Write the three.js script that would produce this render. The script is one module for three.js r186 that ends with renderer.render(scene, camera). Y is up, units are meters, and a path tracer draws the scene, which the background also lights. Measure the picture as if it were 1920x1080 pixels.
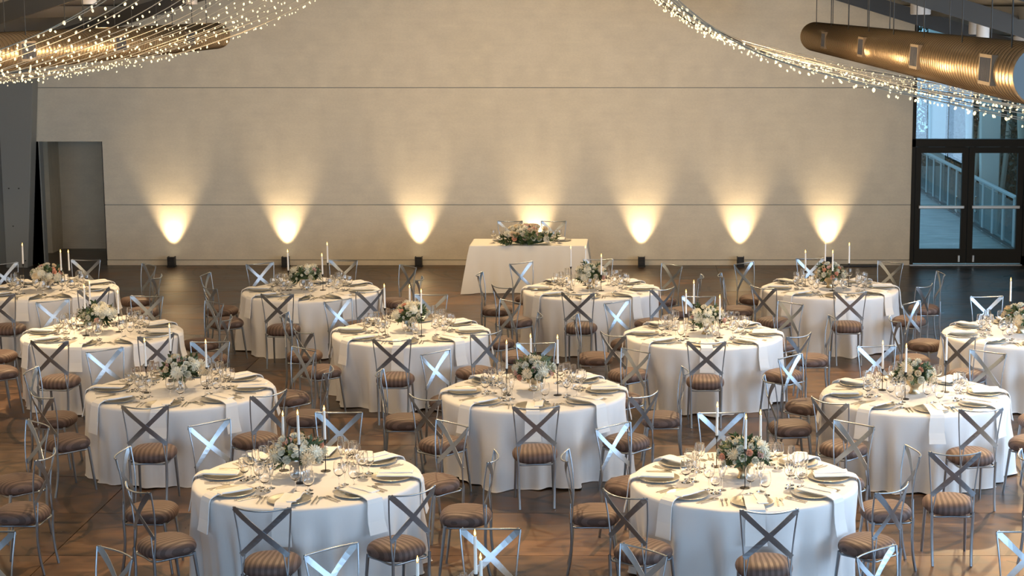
import * as THREE from 'three';
import { RoundedBoxGeometry } from 'three/addons/geometries/RoundedBoxGeometry.js';
import { mergeGeometries, mergeVertices } from 'three/addons/utils/BufferGeometryUtils.js';
import { RectAreaLightUniformsLib } from 'three/addons/lights/RectAreaLightUniformsLib.js';

// ---------------------------------------------------------------- camera, sky, large lights, exposure
const scene = new THREE.Scene();
const renderer = new THREE.WebGLRenderer();
renderer.toneMapping = THREE.LinearToneMapping;
renderer.toneMappingExposure = 1.1;
renderer.shadowMap.enabled = true;
RectAreaLightUniformsLib.init();

const FOCAL = 3284;                                     // pixels at 1920 x 1080
const camera = new THREE.PerspectiveCamera(2 * Math.atan(540 / FOCAL) * 180 / Math.PI, 1920 / 1080, 0.1, 200);
camera.position.set(0, 4.475, 0);
camera.rotation.set(-8.67 * Math.PI / 180, 0, 0);
camera.setViewOffset(1920, 1080, -220, 30, 1920, 1080);  // the photograph is an off-centre crop
camera.updateProjectionMatrix();

scene.background = new THREE.Color().setRGB(0.44, 0.82, 1.1);   // dusk sky

const WARM = new THREE.Color().setRGB(1.0, 0.69, 0.37);
const WARM_WHITE = new THREE.Color().setRGB(1.0, 0.74, 0.44);
const DAY = new THREE.Color().setRGB(0.44, 0.69, 1.0);
const UNSEEN_WINDOW_LIGHT = 4.2, UNSEEN_SIDE_WINDOW_LIGHT = 6.2, SPOT_LIGHT = 82, WASH_LIGHT = 22, UPLIGHT = 14, FAIRY_LIGHT = 1.1;  // the windows and roof spots lie out of view

// ---------------------------------------------------------------- helpers
function rng(seed) { let a = seed >>> 0; return () => { a = (a + 0x6D2B79F5) | 0; let t = Math.imul(a ^ (a >>> 15), 1 | a); t = (t + Math.imul(t ^ (t >>> 7), 61 | t)) ^ t; return ((t ^ (t >>> 14)) >>> 0) / 4294967296; }; }
const R = rng(20240611);
const rr = (a, b) => a + (b - a) * R();
const V = (x, y, z) => new THREE.Vector3(x, y, z);
const taken = new Map();
function numbered(name) { const n = taken.get(name) ?? 0; taken.set(name, n + 1); return n ? `${name}_${String(n).padStart(3, '0')}` : name; }
function shadows(o) { o.traverse((c) => { if (c.isMesh) { c.castShadow = true; c.receiveShadow = true; } }); return o; }
function tag(o, label, category, group, kind) { o.userData.label = label; if (category) o.userData.category = category; if (group) o.userData.group = group; if (kind) o.userData.kind = kind; return o; }
function mesh(name, geometry, material, parent) { const m = new THREE.Mesh(geometry, material); m.name = name; if (parent) parent.add(m); return m; }
function thing(name, label, category, group, pos = [0, 0, 0], turn = 0) {
  const g = new THREE.Group(); g.name = numbered(name); g.position.set(...pos); g.rotation.y = turn; scene.add(g);
  return tag(g, label, category, group);
}
function single(name, geometry, material, label, category, group) { const m = mesh(numbered(name), geometry, material, scene); return tag(m, label, category, group); }
function struct(name, geometry, material, label, parent = scene) { const m = mesh(parent === scene ? numbered(name) : name, geometry, material, parent); if (parent === scene) { m.userData.kind = 'structure'; m.userData.label = label; } return m; }
function place(proto, name, label, category, group, pos, turn = 0) {
  const c = proto.clone(); c.name = numbered(name); c.position.set(...pos); c.rotation.y = turn; c.userData = {}; scene.add(c); return tag(c, label, category, group);
}
function box(w, h, d, x = 0, y = 0, z = 0) { return new THREE.BoxGeometry(w, h, d).translate(x, y, z); }
function boxR(x0, x1, y0, y1, z0, z1) { return box(x1 - x0, y1 - y0, z1 - z0, (x0 + x1) / 2, (y0 + y1) / 2, (z0 + z1) / 2); }
function rbox(w, h, d, r, x = 0, y = 0, z = 0) { return new RoundedBoxGeometry(w, h, d, 2, r).translate(x, y, z); }
function merge(list) { return mergeGeometries(list.map((g) => (g.index ? g.toNonIndexed() : g)).map((g) => { for (const k of Object.keys(g.attributes)) if (!['position', 'normal', 'uv'].includes(k)) g.deleteAttribute(k); return g; })); }
function tube(pts, r, seg = 16, rad = 7, closed = false) { return new THREE.TubeGeometry(new THREE.CatmullRomCurve3(pts, closed, 'centripetal'), seg, r, rad, closed); }
function rod(a, b, r0, r1 = r0, rad = 8) {
  const d = b.clone().sub(a), g = new THREE.CylinderGeometry(r1, r0, d.length(), rad);
  g.applyQuaternion(new THREE.Quaternion().setFromUnitVectors(V(0, 1, 0), d.clone().normalize())); g.translate((a.x + b.x) / 2, (a.y + b.y) / 2, (a.z + b.z) / 2); return g;
}
function lathe(pts, seg = 24) { return new THREE.LatheGeometry(pts.map(([r, y]) => new THREE.Vector2(r, y)), seg); }
// a flat strip of given width swept along points; side(t) gives the direction of its width, up the thickness direction
function strip(pts, widths, thick, side, up) {
  const n = pts.length, pos = [], uv = [], idx = [];
  for (let i = 0; i < n; i++) {
    const s = typeof side === 'function' ? side(i) : side, u = typeof up === 'function' ? up(i) : up, w = (Array.isArray(widths) ? widths[i] : widths) / 2;
    for (const [a, b] of [[-1, -1], [1, -1], [1, 1], [-1, 1]]) { const p = pts[i].clone().addScaledVector(s, a * w).addScaledVector(u, b * thick / 2); pos.push(p.x, p.y, p.z); uv.push(a * w, i / n); }
  }
  for (let i = 0; i < n - 1; i++) for (let k = 0; k < 4; k++) { const a = i * 4 + k, b = i * 4 + (k + 1) % 4; idx.push(a, b, a + 4, b, b + 4, a + 4); }
  idx.push(0, 2, 1, 0, 3, 2); const e = (n - 1) * 4; idx.push(e, e + 1, e + 2, e, e + 2, e + 3);
  let g = new THREE.BufferGeometry(); g.setAttribute('position', new THREE.Float32BufferAttribute(pos, 3)); g.setAttribute('uv', new THREE.Float32BufferAttribute(uv, 2)); g.setIndex(idx);
  g = g.toNonIndexed(); g.computeVertexNormals(); return g;
}
// ---------------------------------------------------------------- textures
function noiseField(n, seed) { const r = rng(seed), a = new Float32Array(n * n); for (let i = 0; i < a.length; i++) a[i] = r(); return (x, y) => { x = ((x % n) + n) % n; y = ((y % n) + n) % n; const xi = Math.floor(x), yi = Math.floor(y), fx = x - xi, fy = y - yi, sx = fx * fx * (3 - 2 * fx), sy = fy * fy * (3 - 2 * fy), x1 = (xi + 1) % n, y1 = (yi + 1) % n; const p = a[yi * n + xi], q = a[yi * n + x1], u = a[y1 * n + xi], v = a[y1 * n + x1]; return p + (q - p) * sx + (u + (v - u) * sx - p - (q - p) * sx) * sy; }; }
function dataTexture(w, h, fn, srgb = true, repeat = [1, 1]) {
  const d = new Uint8Array(w * h * 4);
  for (let y = 0; y < h; y++) for (let x = 0; x < w; x++) { const c = fn(x / w, y / h), i = (y * w + x) * 4; d[i] = Math.max(0, Math.min(255, c[0])); d[i + 1] = Math.max(0, Math.min(255, c[1])); d[i + 2] = Math.max(0, Math.min(255, c[2])); d[i + 3] = 255; }
  const t = new THREE.DataTexture(d, w, h); t.wrapS = t.wrapT = THREE.RepeatWrapping; t.magFilter = THREE.LinearFilter; t.minFilter = THREE.LinearMipmapLinearFilter; t.generateMipmaps = true;
  if (srgb) t.colorSpace = THREE.SRGBColorSpace; t.repeat.set(...repeat); t.needsUpdate = true; return t;
}
const n8 = noiseField(8, 1), n16 = noiseField(16, 2), n64 = noiseField(64, 3), n256 = noiseField(256, 4);

// stained, worn concrete floor: blotches, faint trowel streaks and curved scuff marks
const scuffs = (() => { const r = rng(77), l = []; for (let i = 0; i < 80; i++) { const cx = r(), cy = r(), rad = 0.05 + 0.28 * r(), a0 = r() * 6.28, da = 0.5 + 1.6 * r(); l.push([cx, cy, rad, a0, da, 0.0008 + 0.0018 * r(), 0.4 + 0.6 * r()]); } return l; })();
const scuffMap = (() => { const N = 1024, a = new Float32Array(N * N); for (const [cx, cy, rad, a0, da, w, k] of scuffs) for (let t = 0; t < da; t += 0.0012 / rad) { const x = cx + rad * Math.cos(a0 + t), y = cy + rad * Math.sin(a0 + t), q = Math.ceil(w * N); for (let j = -q; j <= q; j++) for (let i = -q; i <= q; i++) { const X = ((Math.round(x * N) + i) % N + N) % N, Y = ((Math.round(y * N) + j) % N + N) % N; a[Y * N + X] = Math.max(a[Y * N + X], k); } } return (u, v) => a[Math.floor(v * N) % N * N + Math.floor(u * N) % N]; })();
const floorTone = (u, v) => { const b = n8(u * 8, v * 8) * 0.45 + n16(u * 16 + 3, v * 16) * 0.3 + n64(u * 64, v * 64) * 0.25; const s = n64(u * 16, v * 64 * 3) * 0.6 + n256(u * 64, v * 256) * 0.4; return [b, s]; };
const floorMap = dataTexture(1024, 1024, (u, v) => { const [b, s] = floorTone(u, v), k = 0.26 + 1.22 * b + 0.36 * (s - 0.5) - 0.42 * scuffMap(u, v), y = n16(u * 16 + 9, v * 16 + 5); return [88 * k + 6 * y, 65 * k + 6 * y, 49 * k]; });
const floorRough = dataTexture(512, 512, (u, v) => { const [b, s] = floorTone(u, v), k = 255 * (0.20 + 0.20 * b + 0.10 * s); return [k, k, k]; }, false);
const wallMap = dataTexture(512, 512, (u, v) => { const k = 0.97 + 0.04 * n16(u * 16, v * 16) + 0.03 * (n256(u * 128, v * 256) - 0.5) + 0.02 * (n64(u * 8, v * 64) - 0.5); return [229 * k, 219 * k, 197 * k]; });
const clothBump = dataTexture(256, 256, (u, v) => { const k = 128 + 60 * Math.sin(u * 402) * 0.5 + 60 * Math.sin(v * 402) * 0.5; return [k, k, k]; }, false, [14, 14]);
const seatMap = dataTexture(512, 64, (u, v) => { const s = (u * 12) % 1, a = s < 0.5 ? 1 : 0.8, e = n256(u * 256, v * 64) * 0.08; const k = a + e - 0.04; return [108 * k, 87 * k, 79 * k]; });
const seatRough = dataTexture(512, 16, (u) => { const k = ((u * 12) % 1) < 0.5 ? 150 : 190; return [k, k, k]; }, false);
const metalRough = dataTexture(128, 128, (u, v) => { const k = 255 * (0.30 + 0.10 * n64(u * 64, v * 8)); return [k, k, k]; }, false);
const deckMap = dataTexture(256, 256, (u, v) => { const k = 0.8 + 0.25 * n64(u * 4, v * 64) + 0.15 * n16(u * 16, v * 16); return [138 * k, 142 * k, 140 * k]; });

// ---------------------------------------------------------------- materials
const std = (o) => new THREE.MeshStandardMaterial(o), phy = (o) => new THREE.MeshPhysicalMaterial(o);
const rgb = (r, g, b) => new THREE.Color().setRGB(r, g, b);
const M = {
  wall: std({ map: wallMap, roughness: 0.72 }),
  mauve: std({ color: rgb(0.24, 0.20, 0.20), roughness: 0.85 }),
  column: std({ color: rgb(0.29, 0.29, 0.26), roughness: 0.55 }),
  roof: std({ color: rgb(0.20, 0.205, 0.195), roughness: 0.75 }),
  steel: std({ color: rgb(0.035, 0.034, 0.03), roughness: 0.55 }),
  purlin: std({ color: rgb(0.24, 0.245, 0.235), roughness: 0.6 }),
  bronze: std({ color: rgb(0.016, 0.014, 0.009), roughness: 0.75 }),
  floor: std({ map: floorMap, roughnessMap: floorRough, roughness: 1.0 }),
  cloth: phy({ color: rgb(0.80, 0.79, 0.78), roughness: 0.62, sheen: 0.4, sheenRoughness: 0.5, sheenColor: rgb(1, 1, 1), bumpMap: clothBump, bumpScale: 0.0003, side: THREE.DoubleSide }),
  ivory: phy({ color: rgb(0.80, 0.77, 0.69), roughness: 0.65, sheen: 0.4, side: THREE.DoubleSide }),
  napkin: phy({ color: rgb(0.86, 0.85, 0.83), roughness: 0.6, sheen: 0.4 }),
  silver: std({ color: rgb(0.38, 0.425, 0.47), metalness: 0.95, roughness: 1.0, roughnessMap: metalRough }),
  seat: phy({ map: seatMap, roughnessMap: seatRough, roughness: 0.95, sheen: 0.5, sheenRoughness: 0.4, sheenColor: rgb(0.5, 0.42, 0.38) }),
  charger: std({ color: rgb(0.60, 0.575, 0.50), metalness: 0.75, roughness: 0.3 }),
  cutlery: std({ color: rgb(0.66, 0.64, 0.60), metalness: 1, roughness: 0.2 }),
  stemGlass: phy({ color: 0xffffff, transmission: 1, thickness: 0.004, roughness: 0.0, ior: 1.5 }),
  railPane: phy({ color: rgb(0.62, 0.72, 0.74), transmission: 1, thickness: 0, roughness: 0.02, ior: 1.14 }),
  pane: phy({ color: rgb(0.82, 0.90, 0.92), transmission: 1, thickness: 0, roughness: 0.01, ior: 1.5 }),
  brass: std({ color: rgb(0.56, 0.46, 0.30), metalness: 1, roughness: 0.34 }),
  pewter: std({ color: rgb(0.48, 0.46, 0.43), metalness: 1, roughness: 0.3 }),
  iron: std({ color: rgb(0.03, 0.028, 0.026), roughness: 0.45, metalness: 0.5 }),
  wax: phy({ color: rgb(0.86, 0.82, 0.75), roughness: 0.5 }),
  wick: std({ color: rgb(0.03, 0.02, 0.02), roughness: 1 }),
  flame: std({ color: 0x000000, emissive: rgb(1.0, 0.50, 0.12), emissiveIntensity: 7 }),
  bulb: std({ color: 0x000000, emissive: rgb(1.0, 0.80, 0.40), emissiveIntensity: 2.4 }),
  bulbDim: std({ color: rgb(0.7, 0.65, 0.5), emissive: rgb(1.0, 0.84, 0.52), emissiveIntensity: 0.7 }),
  wire: std({ color: rgb(0.42, 0.38, 0.30), roughness: 0.5 }),
  cable: std({ color: rgb(0.03, 0.03, 0.03), roughness: 0.6 }),
  duct: std({ color: rgb(0.62, 0.46, 0.28), metalness: 0.95, roughness: 0.32 }),
  ductRib: std({ color: rgb(0.13, 0.09, 0.05), metalness: 0.5, roughness: 0.5 }),
  ductFrame: std({ color: rgb(0.30, 0.22, 0.14), roughness: 0.6, metalness: 0.2 }),
  ductCap: std({ color: rgb(0.22, 0.24, 0.24), roughness: 0.6 }),
  ventDark: std({ color: rgb(0.12, 0.12, 0.13), roughness: 0.5, metalness: 0.3 }),
  black: std({ color: rgb(0.015, 0.015, 0.016), roughness: 0.5 }),
  lens: std({ color: 0x000000, emissive: rgb(1.0, 0.84, 0.58), emissiveIntensity: 6 }),
  white: std({ color: rgb(0.72, 0.71, 0.68), roughness: 0.5 }),
  barMetal: std({ color: rgb(0.62, 0.60, 0.55), metalness: 0.7, roughness: 0.4 }),
  leaf: std({ color: rgb(0.045, 0.08, 0.026), roughness: 0.55, side: THREE.DoubleSide }),
  leafPale: std({ color: rgb(0.15, 0.18, 0.08), roughness: 0.6, side: THREE.DoubleSide }),
  whitePetal: phy({ color: rgb(0.76, 0.73, 0.60), roughness: 0.7, sheen: 0.3, side: THREE.DoubleSide }),
  creamPetal: phy({ color: rgb(0.76, 0.63, 0.42), roughness: 0.7, sheen: 0.3, side: THREE.DoubleSide }),
  peachPetal: phy({ color: rgb(0.78, 0.42, 0.28), roughness: 0.7, sheen: 0.3, side: THREE.DoubleSide }),
  blushPetal: phy({ color: rgb(0.76, 0.52, 0.44), roughness: 0.7, sheen: 0.3, side: THREE.DoubleSide }),
  deck: std({ map: deckMap, roughness: 0.45 }),
  rail: std({ color: rgb(0.46, 0.50, 0.52), roughness: 0.4, metalness: 0.3 }),
  bark: std({ color: rgb(0.10, 0.08, 0.06), roughness: 0.9 }),
  paleBark: std({ color: rgb(0.50, 0.48, 0.42), roughness: 0.9 }),
  treeLeaf: std({ color: rgb(0.022, 0.045, 0.026), roughness: 0.6, side: THREE.DoubleSide }),
  soil: std({ color: rgb(0.05, 0.05, 0.04), roughness: 0.95 }),
  unseenWindowGlow: std({ color: 0x000000, emissive: rgb(0.62, 0.80, 1.0), emissiveIntensity: 2.0 }),  // glowing panes of the out-of-view windows, doubled by area lights
};

// ---------------------------------------------------------------- the hall: shell
const XL = -11.0, XR = 7.7, ZW = -30.15, ZF = 4.0, AXIS = -1.64, EAVE = 3.52, RISE = 0.302;
const roofY = (x) => EAVE + RISE * (XR - AXIS - Math.abs(x - AXIS));
{ // floor of concrete strips with saw-cut joints, on a dark bed
  const bed = struct('floor', boxR(XL - 0.3, XR + 0.3, -0.3, -0.012, ZW - 2.4, ZF), M.steel, 'stained brown polished concrete floor of the hall');
  const depth = 1.22, wide = 6.25;
  const r = rng(5);
  for (let k = 0, z = -9.0; z > ZW + 0.02; z -= depth, k++) for (let c = 0; c < 3; c++) {
    const x0 = XL + c * wide - (c ? 0.0 : 0.3), x1 = c === 2 ? XR + 0.3 : XL + (c + 1) * wide, z0 = Math.max(ZW, z - depth);
    const g = boxR(x0 + 0.004, x1 - 0.004, -0.012, 0, z0 + 0.004, z - 0.004), p = g.attributes.position, uv = g.attributes.uv, ou = r() * 9, ov = r() * 9;
    for (let i = 0; i < p.count; i++) uv.setXY(i, (p.getX(i)) / 7 + ou * 0.13 * (k % 3), -p.getZ(i) / 7 + ov * 0.11 * (c % 2));
    mesh('floor_slab', g, M.floor, bed);
  }
  const nearG = boxR(XL - 0.3, XR + 0.3, -0.012, 0, -8.996, ZF), np = nearG.attributes.position, nu = nearG.attributes.uv;
  for (let i = 0; i < np.count; i++) nu.setXY(i, np.getX(i) / 7, -np.getZ(i) / 7);
  mesh('floor_slab', nearG, M.floor, bed);
  const lob = boxR(-11.3, -8.2, -0.012, 0, ZW - 2.35, ZW), lp = lob.attributes.position, lu = lob.attributes.uv;
  for (let i = 0; i < lp.count; i++) lu.setXY(i, lp.getX(i) / 7, -lp.getZ(i) / 7);
  mesh('floor_slab', lob, M.floor, bed);
}
function planarUV(g, s = 3) { const p = g.attributes.position, n = g.attributes.normal, u = g.attributes.uv; for (let i = 0; i < p.count; i++) { const ax = Math.abs(n.getX(i)), ay = Math.abs(n.getY(i)); if (ax > 0.6) u.setXY(i, p.getZ(i) / s, p.getY(i) / s); else if (ay > 0.6) u.setXY(i, p.getX(i) / s, p.getZ(i) / s); else u.setXY(i, p.getX(i) / s, p.getY(i) / s); } return g; }
const DOOR_X0 = -10.17, DOOR_X1 = -9.09, DOOR_H = 2.15, GLASS_X0 = 4.87, GLASS_X1 = 6.82;
{ // back wall of three painted courses with shadow joints, a dark backing behind the joints
  const back = struct('wall_back', merge([boxR(XL, DOOR_X0, 0, 6.6, ZW - 0.2, ZW - 0.03), boxR(DOOR_X0, DOOR_X1, DOOR_H, 6.6, ZW - 0.2, ZW - 0.03), boxR(DOOR_X1, GLASS_X0, 0, 6.6, ZW - 0.2, ZW - 0.03), boxR(GLASS_X0, XR, 4.2, 6.6, ZW - 0.2, ZW - 0.03), boxR(GLASS_X1 + 0.6, XR + 0.2, 0, 4.2, ZW - 0.2, ZW - 0.03)]), M.column, 'long white painted end wall with horizontal panel joints and warm uplighting');
  const J = 0.012;
  mesh('wall_panel', planarUV(boxR(DOOR_X1 + 0.012, GLASS_X0, 0.085 + J, 1.06 - J, ZW - 0.03, ZW)), M.wall, back);
  mesh('wall_panel', planarUV(boxR(DOOR_X1 + 0.012, GLASS_X0, 1.06, DOOR_H, ZW - 0.03, ZW)), M.wall, back);
  mesh('wall_panel', planarUV(boxR(XL, GLASS_X0, DOOR_H, 3.08 - J, ZW - 0.03, ZW)), M.wall, back);
  mesh('wall_panel', planarUV(boxR(XL, GLASS_X0, 3.08, 6.6, ZW - 0.03, ZW)), M.wall, back);
  mesh('wall_panel', planarUV(boxR(GLASS_X0, XR, 4.2, 6.6, ZW - 0.03, ZW)), M.wall, back);
  struct('baseboard_back', planarUV(boxR(DOOR_X1 + 0.012, GLASS_X0, 0, 0.085, ZW - 0.03, ZW + 0.012)), M.wall, 'low white baseboard along the end wall');
  // dark reveal at the edge of the opening
  struct('trim_1', merge([boxR(DOOR_X1, DOOR_X1 + 0.012, 0, DOOR_H, ZW - 0.2, ZW + 0.002), boxR(DOOR_X0 - 0.35, DOOR_X0 - 0.02, 0, DOOR_H, ZW - 0.16, ZW - 0.03)]), M.black, 'thin dark reveal edging the open doorway');
}
{ // lobby behind the doorway
  const lob = struct('wall_lobby', merge([boxR(-11.3, -8.2, 0, 2.9, ZW - 2.35, ZW - 2.1), boxR(-8.4, -8.2, 0, 2.9, ZW - 2.1, ZW - 0.2)]), M.wall, 'unlit lobby wall seen through the open doorway');
  mesh('wall_pier', boxR(-11.3, -10.52, 0, 2.9, ZW - 2.1, ZW - 1.5), M.wall, lob);
  mesh('lobby_baseboard', boxR(-10.52, -8.4, 0, 0.12, ZW - 2.1, ZW - 2.08), M.wall, lob);
  mesh('lobby_ceiling', boxR(-11.3, -8.2, 2.9, 3.0, ZW - 2.35, ZW - 0.2), M.wall, lob);
  mesh('lobby_end', boxR(-11.5, -11.3, 0, 2.9, ZW - 2.35, ZW - 0.2), M.wall, lob);
}
{ // left wall: white dado, mauve acoustic panel, white above
  const w = struct('wall_left', planarUV(boxR(XL - 0.25, XL - 0.04, 0, 3.9, ZW - 0.2, ZF)), M.wall, 'side wall beside the slanted steel column');
  mesh('wall_panel', planarUV(boxR(XL - 0.04, XL, 0, 1.02, ZW, ZF)), M.wall, w);
  mesh('acoustic_panel', boxR(XL - 0.04, XL - 0.01, 1.03, 3.04, ZW, ZF), M.mauve, w);
  mesh('wall_panel', planarUV(boxR(XL - 0.04, XL, 3.06, 3.9, ZW, ZF)), M.wall, w);
  // right wall; windows out of view, placed to light cloth sides and chairs
  const sy0 = 0.8, sy1 = 3.3, sz0 = -3.2, sz1 = -21.2, K = 6, sw = (sz0 - sz1) / K;
  struct('wall_right', merge([boxR(XR, XR + 0.25, 0, sy0, ZW - 0.2, ZF), boxR(XR, XR + 0.25, sy1, 3.9, ZW - 0.2, ZF), boxR(XR, XR + 0.25, sy0, sy1, sz0, ZF), boxR(XR, XR + 0.25, sy0, sy1, ZW - 0.2, sz1)].map((g) => planarUV(g))), M.wall, 'side wall with unseen tall windows beyond the glass doors');
  for (let i = 0; i < K; i++) {
    const a = sz0 - i * sw, b = a - sw;
    const f = struct(`window_${i + 7}`, merge([boxR(XR, XR + 0.2, sy0, sy1, a - 0.06, a), boxR(XR, XR + 0.2, sy0, sy1, b, b + 0.06), boxR(XR, XR + 0.2, sy0, sy0 + 0.06, b, a), boxR(XR, XR + 0.2, sy1 - 0.06, sy1, b, a)]), M.bronze, 'one of the unseen tall windows of the side wall, giving bluish daylight');
    mesh('unseen_window_pane', boxR(XR + 0.1, XR + 0.12, sy0 + 0.06, sy1 - 0.06, b + 0.06, a - 0.06), M.unseenWindowGlow, f);
    const L = new THREE.RectAreaLight(DAY, UNSEEN_SIDE_WINDOW_LIGHT, sw - 0.12, sy1 - sy0 - 0.12); L.position.set(XR - 0.02, (sy0 + sy1) / 2, (a + b) / 2); L.lookAt(XR - 5, (sy0 + sy1) / 2, (a + b) / 2); scene.add(L);
  }
  // roof slopes
  for (const s of [-1, 1]) {
    const xe = s < 0 ? XL - 0.3 : XR + 0.3, g = new THREE.BufferGeometry();
    const y0 = roofY(AXIS), y1 = roofY(xe), p = [];
    const quad = (a, b, c, d) => p.push(...a, ...b, ...c, ...a, ...c, ...d);
    const A = [AXIS, y0, ZF], B = [AXIS, y0, ZW - 0.25], C = [xe, y1, ZW - 0.25], D = [xe, y1, ZF], up = (q) => [q[0], q[1] + 0.2, q[2]];
    quad(A, B, C, D); quad(up(A), up(B), up(C), up(D)); quad(A, D, up(D), up(A)); quad(B, C, up(C), up(B)); quad(D, C, up(C), up(D));
    g.setAttribute('position', new THREE.Float32BufferAttribute(p, 3)); g.setAttribute('uv', new THREE.Float32BufferAttribute(new Float32Array(p.length / 3 * 2), 2)); g.computeVertexNormals();
    const roof = struct('ceiling', g, M.roof, s < 0 ? 'sloping grey metal roof over the doorway side' : 'sloping grey metal roof over the glass-door side');
    for (let x = 1.4; x < 9.4; x += 1.6) { const X = AXIS + s * x; mesh('purlin', boxR(X - 0.04, X + 0.04, roofY(X) - 0.16, roofY(X) - 0.01, ZW, ZF), M.purlin, roof); }
    for (const z of [-26.6, -20.6, -14.6, -8.6]) {       // steel rafters
      const a = V(AXIS, roofY(AXIS) - 0.25, z), b = V(xe - s * 0.35, roofY(xe - s * 0.35) - 0.25, z), L = a.distanceTo(b);
      const rg = box(L, 0.22, 0.09); rg.rotateZ(Math.atan2(b.y - a.y, b.x - a.x)); rg.translate((a.x + b.x) / 2, (a.y + b.y) / 2, z); mesh('rafter', rg, M.steel, roof);
    }
  }
  // wall behind the camera; unseen windows placed to light cloth and chairs bluish
  const wx0 = -9.4, wx1 = 6.1, wy0 = 0.9, wy1 = 5.2;
  struct('wall_front', merge([boxR(XL, XR, 0, wy0, ZF, ZF + 0.25), boxR(XL, XR, wy1, 6.6, ZF, ZF + 0.25), boxR(XL, wx0, wy0, wy1, ZF, ZF + 0.25), boxR(wx1, XR, wy0, wy1, ZF, ZF + 0.25)]), M.column, 'unseen entrance end wall with a band of tall windows');
  const N = 6, ww = (wx1 - wx0) / N;
  for (let i = 0; i < N; i++) {
    const x0 = wx0 + i * ww, x1 = x0 + ww;
    const f = struct(`window_${i + 1}`, merge([boxR(x0, x0 + 0.06, wy0, wy1, ZF, ZF + 0.2), boxR(x1 - 0.06, x1, wy0, wy1, ZF, ZF + 0.2), boxR(x0, x1, wy0, wy0 + 0.06, ZF, ZF + 0.2), boxR(x0, x1, wy1 - 0.06, wy1, ZF, ZF + 0.2), boxR(x0, x1, 3.0, 3.05, ZF, ZF + 0.2)]), M.bronze, 'one of the unseen tall windows of the entrance end wall, giving bluish daylight');
    mesh('unseen_window_pane', boxR(x0 + 0.06, x1 - 0.06, wy0 + 0.06, wy1 - 0.06, ZF + 0.1, ZF + 0.12), M.unseenWindowGlow, f);
    const L = new THREE.RectAreaLight(DAY, UNSEEN_WINDOW_LIGHT, ww - 0.12, wy1 - wy0 - 0.12); L.position.set((x0 + x1) / 2, (wy0 + wy1) / 2, ZF - 0.02); L.lookAt((x0 + x1) / 2, (wy0 + wy1) / 2, ZF - 5); scene.add(L);
  }
}
{ // tapered steel column in the corner
  const s = new THREE.Shape(); s.moveTo(-10.73, 0); s.lineTo(-10.38, 0); s.lineTo(-10.08, 3.78); s.lineTo(-10.72, 3.62); s.closePath();
  const g = new THREE.ExtrudeGeometry(s, { depth: 0.26, bevelEnabled: true, bevelSize: 0.008, bevelThickness: 0.008, bevelSegments: 1 }); g.translate(0, 0, ZW + 0.03);
  const c = thing('steel_column', 'grey tapered steel column leaning beside the dark doorway', 'column'); c.userData.kind = 'structure';
  mesh('column_body', g, M.column, c);
  for (const [x, y] of [[-10.62, 1.37], [-10.45, 1.37], [-10.58, 0.72], [-10.4, 0.12]]) mesh('bolt', new THREE.CylinderGeometry(0.012, 0.012, 0.012, 8).rotateX(Math.PI / 2).translate(x, y, ZW + 0.302), M.steel, c);
}
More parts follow.
